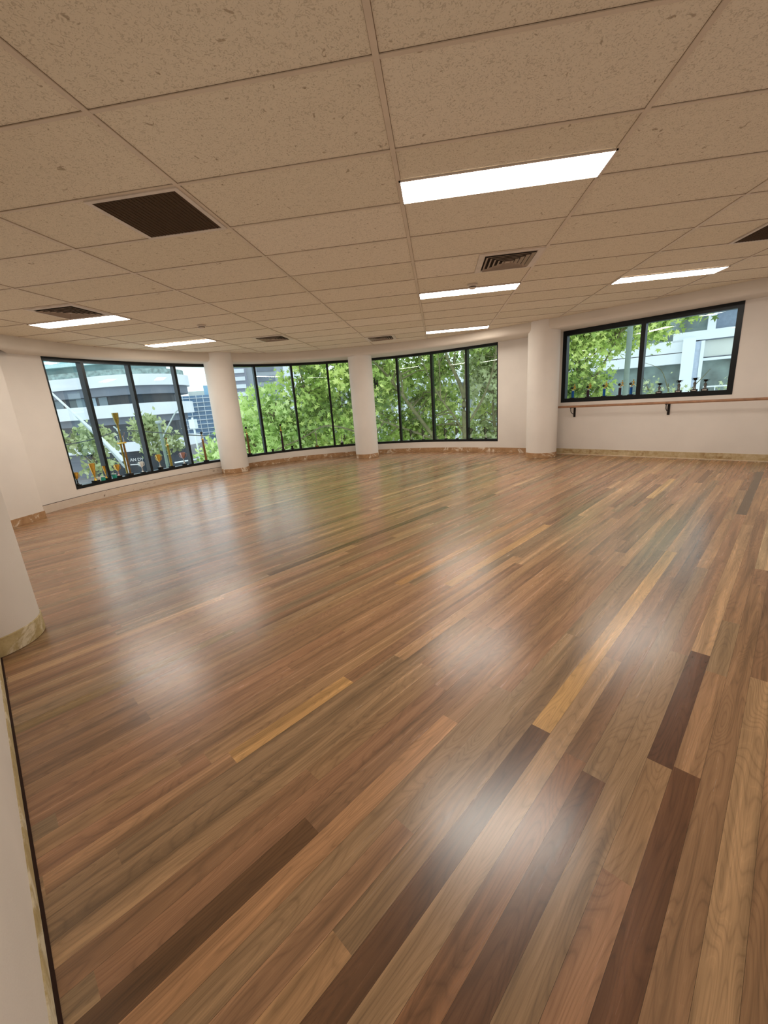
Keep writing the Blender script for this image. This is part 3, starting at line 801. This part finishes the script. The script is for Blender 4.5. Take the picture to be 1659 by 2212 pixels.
# grey tower behind the trees
M = frame_az(-24, 90)
T = thing('grey_tower', 'pale grey striped tower above the light green trees', 'building')
bm = bmesh.new(); box(bm, -7, -.9, 0, 10, GZ, 19, M); obj('wall', bm, M_stripe, T)
for k in range(16):
    bm = bmesh.new(); box(bm, -5.2, -1.3, -.2, 0, GZ+1+1.45*k, GZ+1.75+1.45*k, M); obj('window_band', bm, M_bwhite, T)
bm = bmesh.new(); box(bm, -.9, 6.4, 2, 12, GZ, 19, M); obj('wall', bm, mat('tower_wing', (166, 176, 184), .8), T)
for k in range(8):
    bm = bmesh.new(); box(bm, 1.2, 4.6, 1.8, 2, 3.0+2.0*k, 4.1+2.0*k, M); obj('window_band', bm, M_bgrey, T)
bm = bmesh.new(); box(bm, 6.4, 9.6, 1, 12, GZ, 19, M); obj('wall', bm, M_bwhite, T)
# finned pavilion behind window 3
M = frame_az(3, 31)
T = thing('finned_building', 'pale building with white vertical fins behind the trunks', 'building')
bm = bmesh.new(); box(bm, -13, 9, 0, 8, GZ, 2.6, M); obj('wall', bm, mat('grey_shadow_wall', (176, 184, 176), .8, noise=(.5, .2)), T)
bm = bmesh.new(); box(bm, -13, 9, -1.2, 0, 2.2, 2.9, M); obj('roof_edge', bm, M_bwhite, T)
for k in range(30):
    x = -12.8+.73*k
    bm = bmesh.new(); box(bm, x, x+.3, -.4, 0, GZ, 2.2, M); obj('fin', bm, M_bwhite, T)
# white building in the high window
M = frame_az(28, 22)
T = thing('terrace_building', 'white building with pillars and terrace in the high window', 'building')
def tp(name, m, *a):
    bm = bmesh.new(); box(bm, *a, M); return obj(name, bm, m, T)
tp('dark_opening', mat('shaded_glass', (120, 138, 136), .4, noise=(1.4, .45)), -3.4, 9, .5, 1.2, GZ, 3.95)
tp('beam', M_bwhite, -3.4, -.22, -.1, .5, 1.95, 2.36)
tp('beam', M_bwhite, -3.4, -.22, -.1, .5, 2.39, 2.86)
tp('pillar', M_bwhite, -.24, .18, -.4, .5, GZ, 2.88)
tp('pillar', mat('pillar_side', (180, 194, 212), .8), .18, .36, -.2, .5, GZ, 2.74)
tp('pillar', M_bwhite, .36, .48, -.25, .5, GZ, 2.74)
tp('panel', M_cream, .48, 9, .1, .5, 2.10, 2.76)
tp('sill_line', M_bgrey, .48, 9, .06, .1, 2.10, 2.125)
tp('sill_line', M_bgrey, .30, 9, .0, .1, 2.75, 2.79)
tp('beam', M_bwhite, -.6, 9, -.1, .5, 2.79, 3.14)
tp('pillar', M_bwhite, .50, .76, -.1, .5, 3.14, 3.9)
tp('roof_edge', M_bwhite, -.6, 9, -.6, .6, 3.9, 4.5)
tp('lower_sill', M_bwhite, .48, 9, .0, .5, 1.98, 2.08)
tp('upper_glass', mat('blue_grey_glass', (132, 150, 170), .3), .76, 9, .3, .5, 3.14, 3.9)
tp('terrace_slab', M_bwhite, -3.4, 9, -1.6, .5, GZ+4.9, GZ+5.1)
tp('handrail', M_bwhite, .55, 9, -1.6, -1.54, .95, 1.0)
for k in range(8): tp('rail_post', M_bwhite, .9+.45*k, .93+.45*k, -1.6, -1.56, -.3, .95)

# poles, strut and wires
T = thing('steel_strut', 'white diagonal steel strut crossing in front of the rounded building', 'strut')
bm = bmesh.new(); tube(bm, [(-21.3,21.1,3.3),(-20,22.35,.55),(-19.3,23.0,-1.06)], [.05,.09,.14], 10); tube(bm, [(-19.25,23.05,-.9),(-19.25,23.05,GZ)], .06, 8); obj('tube', bm, M_bwhite, T, smooth=True)
bm = bmesh.new(); tube(bm, [(-20.6,21.75,1.75),(-19.7,22.6,-.35),(-19.3,23.0,-1.5)], [.03,.05,.07], 8); obj('stay', bm, M_pole, T, smooth=True)
T = thing('street_lamp', 'grey street pole with a curved lamp arm by the awning', 'street lamp', (-16.3, 22.8, GZ))
bm = bmesh.new(); tube(bm, [(0,0,0),(0,0,6.3)], [.10,.08], 10); obj('pole', bm, M_poleg, T, smooth=True)
bm = bmesh.new(); lathe(bm, [(.16, 6.3), (.2, 6.42), (.1, 6.46)], 12); obj('cap', bm, M_pole, T, smooth=True)
bm = bmesh.new(); tube(bm, catmull([(.0,.0,5.4),(.45,.28,6.2),(.85,.6,6.9),(1.15,.8,7.08)], 5), .04, 8); obj('arm', bm, M_pole, T, smooth=True)
T = thing('signal_pole', 'thin white pole with a box near the blue tower', 'pole', (-13.7, 22.1, GZ))
bm = bmesh.new(); tube(bm, [(0,0,0),(0,0,6.5)], .05, 8); obj('pole', bm, M_bwhite, T, smooth=True)
bm = bmesh.new(); box(bm, -.17,.17,-.15,.15,5.9,6.4); obj('signal_box', bm, M_bwhite, T)
bm = bmesh.new(); tube(bm, [(-1.2,-.6,4.1),(1.0,.5,4.25)], .04, 8); obj('cross_bar', bm, M_bwhite, T, smooth=True)
T = thing('grey_pole', 'grey green pole standing in the leaves of the high window', 'pole', (4.56, 11.1, GZ))
bm = bmesh.new(); tube(bm, [(0,0,0),(0,0,8.0)], .06, 12); obj('pole', bm, M_poleg, T, smooth=True)
bm = bmesh.new(); lathe(bm, [(.14, 0), (.14, .04), (.07, .1)], 12); obj('foot', bm, M_poleg, T, smooth=True)
T = thing('overhead_cable', 'dark overhead cable crossing the left curved window', 'cable')
bm = bmesh.new(); tube(bm, catmull([(-18,11.0,.2),(-14.2,14.1,.57),(-13.3,14.9,.75),(-12.7,15.4,.93),(-11.9,16.1,.76),(-9.8,17.5,.35),(-6,19.5,.1)], 5), .024, 6); obj('cable', bm, M_wire, T, smooth=True)
bm = bmesh.new(); tube(bm, [(-12.75,15.3,.95),(-12.85,15.2,1.12)], .03, 6); ball(bm, (-12.75,15.3,.95), .07); obj('insulator', bm, M_pole, T)

# ------------------------------------------------------------------ trees
def leaf_mat(name, dark, mid, light):
    m = bpy.data.materials.new(name); m.use_nodes = True
    N = m.node_tree.nodes; L = m.node_tree.links; N.clear()
    a = N.new('ShaderNodeAttribute'); a.attribute_name = 'tint'
    r = N.new('ShaderNodeValToRGB'); cr = r.color_ramp; cr.elements.new(.5)
    for e, p, c in zip(cr.elements, (0, .5, 1), (dark, mid, light)): e.position = p; e.color = (*lin(c), 1)
    L.new(a.outputs['Fac'], r.inputs['Fac'])
    d = N.new('ShaderNodeBsdfDiffuse'); t = N.new('ShaderNodeBsdfTranslucent')
    L.new(r.outputs['Color'], d.inputs['Color']); L.new(r.outputs['Color'], t.inputs['Color'])
    mx = N.new('ShaderNodeMixShader'); mx.inputs[0].default_value = .5
    L.new(d.outputs[0], mx.inputs[1]); L.new(t.outputs[0], mx.inputs[2])
    g = N.new('ShaderNodeBsdfGlossy'); g.inputs['Roughness'].default_value = .45
    m2 = N.new('ShaderNodeMixShader'); m2.inputs[0].default_value = .04; L.new(mx.outputs[0], m2.inputs[1]); L.new(g.outputs[0], m2.inputs[2])
    o = N.new('ShaderNodeOutputMaterial'); L.new(m2.outputs[0], o.inputs[0]); return m
M_leaf = leaf_mat('plane_leaf', (84, 116, 46), (170, 200, 104), (226, 240, 150))
M_leafy = leaf_mat('yellow_green_leaf', (138, 172, 92), (192, 220, 134), (226, 242, 178))
M_leafd = leaf_mat('olive_leaf', (128, 146, 98), (176, 192, 138), (210, 222, 178))
LEAF = [(0,0),(.5,.0),(.24,.24),(.58,.6),(.17,.54),(0,1.08),(-.17,.54),(-.58,.6),(-.24,.24),(-.5,.0)]
OVAL = [(0,0),(.28,.3),(.25,.65),(0,1),(-.25,.65),(-.28,.3)]
def tree(name, label, base, limbs, crowns, leaf, shape, m, rnd, group=None, clump=.42, twig=True):
    t = thing(name, label, 'tree', base, group=group)
    B = Vector(base)
    bm = bmesh.new()
    for pts, rad in limbs:
        Q = catmull(pts, 4)
        n = len(Q); rad = (rad[0]*.75, rad[1]*.62); rr = [rad[0]+(rad[1]-rad[0])*k/(n-1) for k in range(n)]
        tube(bm, [Vector(q)-B for q in Q], rr, 9)
    lp = [Vector(p) for pts, _ in limbs for p in catmull(pts, 6)[3:]]
    V, F, tint = [], [], []
    for (c, rad, ncl, per) in crowns:
        for k in range(ncl):
            while True:
                d = Vector((rnd.uniform(-1,1), rnd.uniform(-1,1), rnd.uniform(-1,1)))
                if d.length <= 1: break
            q = Vector(c)+Vector((d.x*rad[0], d.y*rad[1], d.z*rad[2]))
            near_ = min(lp, key=lambda p: (p-q).length) if lp else q
            if twig and k % 3 == 0 and (near_-q).length < 3.2:
                mid = near_.lerp(q, .5)+Vector((rnd.uniform(-.15,.15), rnd.uniform(-.15,.15), rnd.uniform(0,.25)))
                tube(bm, [near_-B, mid-B, q-B], [.028, .017, .006], 5)
            ct = rnd.gauss(.52, .26)
            for _ in range(int(per*(1.9 if shape is LEAF else 1.0))):
                p = q+Vector((rnd.gauss(0, clump*.5), rnd.gauss(0, clump*.5), rnd.gauss(0, clump*.4)))-B
                s = leaf*(.72 if shape is LEAF else 1.)*(.65+.7*rnd.random())
                nrm = Vector((rnd.gauss(0,.6), rnd.gauss(0,.6), rnd.gauss(.35,.5))).normalized()
                ax = nrm.cross(Vector((rnd.gauss(0,1), rnd.gauss(0,1), rnd.gauss(0,1)))).normalized(); ay = nrm.cross(ax)
                i0 = len(V)
                for (a, b_) in shape: V.append(p+ax*(a*s)+ay*(b_*s)-nrm*(abs(a)*s*.25))
                F.append(tuple(range(i0, i0+len(shape)))); tint.append(min(1, max(0, ct+rnd.gauss(0, .17))))
    obj('trunk', bm, M_bark, t, smooth=True)
    me = bpy.data.meshes.new('foliage'); me.from_pydata(V, [], F); me.materials.append(m)
    at = me.attributes.new('tint', 'FLOAT', 'FACE'); at.data.foreach_set('value', tint)
    o = bpy.data.objects.new('foliage', me); C.objects.link(o); o.parent = t
    return t
R = random.Random
G3 = 'leafy street trees outside'
# middle window, pale left tree
tree('street_tree', 'pale yellow green tree right of the left round column', (-6.4,14.6,GZ),
     [([(-6.4,14.6,GZ),(-6.35,14.6,-2),(-6.1,14.5,.3),(-5.6,14.4,1.6)],(.16,.05)), ([(-6.35,14.6,-1.5),(-5.4,14.4,-.2),(-4.6,14.2,.5)],(.08,.03)), ([(-6.3,14.6,-.6),(-7.,14.6,.4),(-7.4,14.7,1.2)],(.07,.03))],
     [((-6.2,14.8,.2),(1.9,1.5,1.8),120,22), ((-6.9,14.6,-1.6),(1.5,1.3,1.0),26,20), ((-5.4,14.6,-2.2),(1.6,1.2,1.2),24,20)], .24, LEAF, M_leafy, R(1), G3)
tree('street_tree', 'green tree with an arching branch left of the middle round column', (-3.2,15.4,GZ),
     [([(-3.2,15.4,GZ),(-3.3,15.3,-1.5),(-3.5,15.0,.5),(-3.4,14.8,2.6)],(.18,.06)), ([(-5.0,12.3,.1),(-4.1,12.35,.43),(-3.6,12.5,.68),(-3.3,12.6,.70),(-2.9,12.7,.6),(-2.2,13.0,.25),(-1.2,13.4,-.5)],(.022,.05)),
      ([(-3.5,15.0,.3),(-2.6,14.2,1.2),(-2.2,13.8,2.6)],(.08,.03)), ([(-3.5,15.0,.6),(-4.4,14.4,1.5),(-4.6,14.2,2.8)],(.07,.03))],
     [((-3.4,15.0,1.9),(2.2,1.6,2.6),190,22), ((-3.2,14.6,-1.6),(2.2,1.4,1.4),60,20)], .22, LEAF, M_leaf, R(2), G3)
tree('street_tree', 'bright green tree just right of the middle round column', (-1.2,17.2,GZ),
     [([(-.1,14.9,GZ),(-.1,14.4,-2.2),(.2,14.0,-.6),(-.27,14.0,.19),(-.7,13.99,.82),(-1.12,13.96,1.45),(-1.54,13.9,2.05),(-2.1,13.9,2.7)],(.12,.05)), ([(-1.12,13.96,1.45),(-1.15,13.9,2.1),(-1.35,13.8,3.0)],(.05,.03)), ([(-1.4,13.9,1.9),(-1.2,13.8,2.6),(-.9,13.8,3.4)],(.04,.02)),
      ([(-.2,14.0,0),(-1.0,13.8,.35),(-1.9,13.6,.75),(-2.6,13.5,1.3)],(.05,.025))],
     [((-1.6,15.6,2.4),(1.7,1.2,2.0),70,20), ((-1.5,15.2,-.9),(1.6,1.0,1.6),70,20), ((-.4,15.8,1.4),(1.2,1.0,1.6),34,18)], .21, LEAF, M_leaf, R(3), G3)
tree('street_tree', 'many-stemmed tree with a thick trunk in the third window', (.9,14.0,GZ),
     [([(.9,14.0,GZ),(.9,14,-2),(.87,13.97,-.22),(.85,13.97,.79),(.83,13.97,1.38),(.55,13.99,2.1),(.35,14.0,2.54),(.2,14,3.4)],(.15,.05)),
      ([(.83,13.97,1.3),(.95,13.97,2.1),(1.04,13.96,2.9),(1.1,13.9,3.8)],(.07,.04)), ([(.87,14,.0),(.59,14,.58),(.15,14,1.21),(-.13,14,1.73),(-.5,14,2.6)],(.05,.025)),
      ([(.9,14,.3),(1.4,13.9,1.1),(1.75,13.9,2.0),(1.95,13.9,3.2)],(.06,.03)), ([(.86,14,.9),(.9,13.9,2.2),(.75,13.8,3.4)],(.04,.02)), ([(.55,14,2.1),(.62,14,2.8),(.7,14,3.6)],(.035,.02)), ([(.1,14,1.28),(.1,14,2.2),(0,14,3.2)],(.03,.015))],
     [((.8,15.4,3.2),(2.0,1.0,1.5),62,18), ((.2,15.6,1.0),(1.8,.8,.9),24,18), ((.3,15.2,-.1),(1.3,.8,.5),24,18)], .20, LEAF, M_leaf, R(4), G3)
tree('street_tree', 'shaded tree at the right edge of the third window', (2.4,15.6,GZ),
     [([(2.0,14.6,GZ),(2.0,14.6,-1.),(1.85,14.6,.8),(1.9,14.5,2.2),(2.1,14.4,3.4)],(.10,.03)), ([(1.9,14.6,.6),(2.3,14.5,1.4),(2.6,14.5,2.6)],(.05,.02))],
     [((2.3,15.3,1.6),(1.5,1.2,2.8),120,20), ((2.2,15.0,-1.2),(1.3,.9,.9),16,18)], .20, LEAF, M_leafd, R(5), G3)
tree('street_tree', 'large green tree filling the left pane of the high window', (4.4,14.4,GZ),
     [([(4.4,14.4,GZ),(4.35,14.4,-1),(4.3,14.3,1.2),(4.5,14.2,2.6)],(.16,.05)), ([(4.3,14.3,.6),(4.9,13.9,1.7),(5.4,13.6,2.9)],(.07,.02)), ([(4.3,14.3,1.0),(3.7,14.0,2.0),(3.5,13.9,3.2)],(.06,.02)), ([(4.5,14.2,2.0),(5.7,13.5,3.0),(6.9,12.9,3.25)],(.05,.015))],
     [((4.1,14.4,1.5),(1.35,1.2,2.6),170,20), ((5.2,14.2,3.1),(1.5,1.0,.75),70,18), ((4.9,14.2,.3),(.7,.8,1.2),24,18), ((6.6,13.2,3.35),(.9,.6,.38),34,14), ((5.9,13.2,2.62),(.38,.3,.2),12,10)], .19, LEAF, M_leaf, R(6), G3)
tree('shrub', 'pale green shrub on the terrace at the right of the high window', (11.6,17.5,GZ+5.1),
     [([(11.6,17.5,GZ+5.1),(11.6,17.5,.4),(11.5,17.4,1.0)],(.04,.02))], [((11.6,17.4,1.05),(.75,.4,.35),22,14)], .2, LEAF, M_leafd, R(8))
tree('shrub', 'twiggy bush against the dark glass of the high window', (8.6,17.2,GZ),
     [([(8.6,17.2,GZ),(8.6,17.2,0),(8.5,17.1,1.2)],(.07,.02)), ([(8.6,17.2,.0),(8.0,17.3,.9),(7.7,17.3,1.5)],(.04,.01)), ([(8.6,17.2,.2),(9.2,17.0,.9),(9.7,16.8,1.6)],(.04,.01)), ([(8.5,17.1,1.0),(8.2,17.1,1.7),(7.6,17.1,2.0)],(.02,.008))],
     [((8.2,17.2,.7),(.9,.4,.7),18,10)], .16, LEAF, M_leafd, R(9), clump=.5)
# small trees in front of the rounded building
tree('small_tree', 'small olive tree nearest the left frame of the left window', (-24.0,25.7,GZ),
     [([(-24.0,25.7,GZ),(-23.9,25.7,-2),(-23.7,25.8,.2)],(.14,.05)), ([(-23.9,25.7,-1.6),(-24.6,25.2,0)],(.06,.03))],
     [((-23.7,25.7,.0),(1.4,1.2,1.1),46,14), ((-25.2,24.7,.2),(1.0,.8,1.0),20,14), ((-23.4,25.9,-1.6),(1.1,1.0,.5),12,12)], .34, OVAL, M_leafd, R(10), 'small trees along the street', .5)
tree('small_tree', 'small olive tree between the second and third mullions', (-23.4,30.0,GZ),
     [([(-23.4,30.0,GZ),(-23.2,30.1,-2),(-22.7,30.4,.4)],(.14,.05)), ([(-23.2,30.1,-2),(-22.2,30.6,-.6)],(.06,.03))],
     [((-22.9,30.4,.5),(1.3,1.2,1.1),46,14), ((-21.8,31.0,-.5),(1.0,1.,.9),24,14), ((-23.2,30.1,-1.2),(.9,.8,.5),7,10)], .36, OVAL, M_leafd, R(11), 'small trees along the street', .5)
tree('small_tree', 'low bright bush at the right end of the left window', (-12.3,21.9,GZ),
     [([(-12.3,21.9,GZ),(-12.3,21.9,-2),(-12.4,21.8,-1)],(.1,.05))], [((-12.3,21.9,-1.2),(1.2,1.0,1.0),60,16), ((-11.6,22.4,-2.4),(1.5,1.0,.9),30,14)], .3, OVAL, M_leafy, R(12), 'small trees along the street', .4)
tree('small_tree', 'dark bush beyond the road low in the middle window', (-9.5,22.,GZ),
     [([(-9.5,22,GZ),(-9.5,22,-3),(-9.4,22,-1.4)],(.1,.05))], [((-9.3,22.2,-1.6),(2.0,1.2,1.6),70,16)], .34, OVAL, M_leafd, R(13), 'small trees along the street', .5)

# ------------------------------------------------------------------ light, world, camera
w = bpy.data.worlds.new('overcast'); bpy.context.scene.world = w; w.use_nodes = True
N = w.node_tree.nodes; L = w.node_tree.links
bg = N['Background']
tc = N.new('ShaderNodeTexCoord'); sp = N.new('ShaderNodeSeparateXYZ'); L.new(tc.outputs['Generated'], sp.inputs[0])
r = N.new('ShaderNodeValToRGB'); r.color_ramp.elements[0].position = 0; r.color_ramp.elements[1].position = .7
r.color_ramp.elements[0].color = (.80, .90, .97, 1); r.color_ramp.elements[1].color = (.88, .95, 1, 1)
L.new(sp.outputs[2], r.inputs['Fac']); L.new(r.outputs['Color'], bg.inputs['Color'])
bg.inputs['Strength'].default_value = 1.6

cam = bpy.data.cameras.new('camera'); co = bpy.data.objects.new('camera', cam); C.objects.link(co)
yaw, pit, rol = .144218272, -.263267973, -.0737869769
Rm = Matrix.Rotation(yaw, 4, 'Z') @ Matrix.Rotation(PI/2+pit, 4, 'X') @ Matrix.Rotation(rol, 4, 'Z')
co.matrix_world = Matrix.Translation((0, 0, EYE)) @ Rm
cam.sensor_fit = 'HORIZONTAL'; cam.sensor_width = 36; cam.lens = 884.5566/1659*36
cam.clip_start = .02; cam.clip_end = 500
S = bpy.context.scene
S.camera = co
S.view_settings.view_transform = 'Standard'; S.view_settings.look = 'None'; S.view_settings.exposure = .1
S.cycles.use_denoising = True; S.cycles.max_bounces = 8; S.cycles.diffuse_bounces = 3; S.cycles.glossy_bounces = 3; S.cycles.transparent_max_bounces = 16
S.cycles.use_adaptive_sampling = True; S.cycles.adaptive_threshold = .03; S.cycles.adaptive_min_samples = 16
S.cycles.sample_clamp_indirect = 6
S.cycles.use_fast_gi = True; S.cycles.fast_gi_method = 'ADD'
w.light_settings.ao_factor = .19; w.light_settings.distance = 1.2
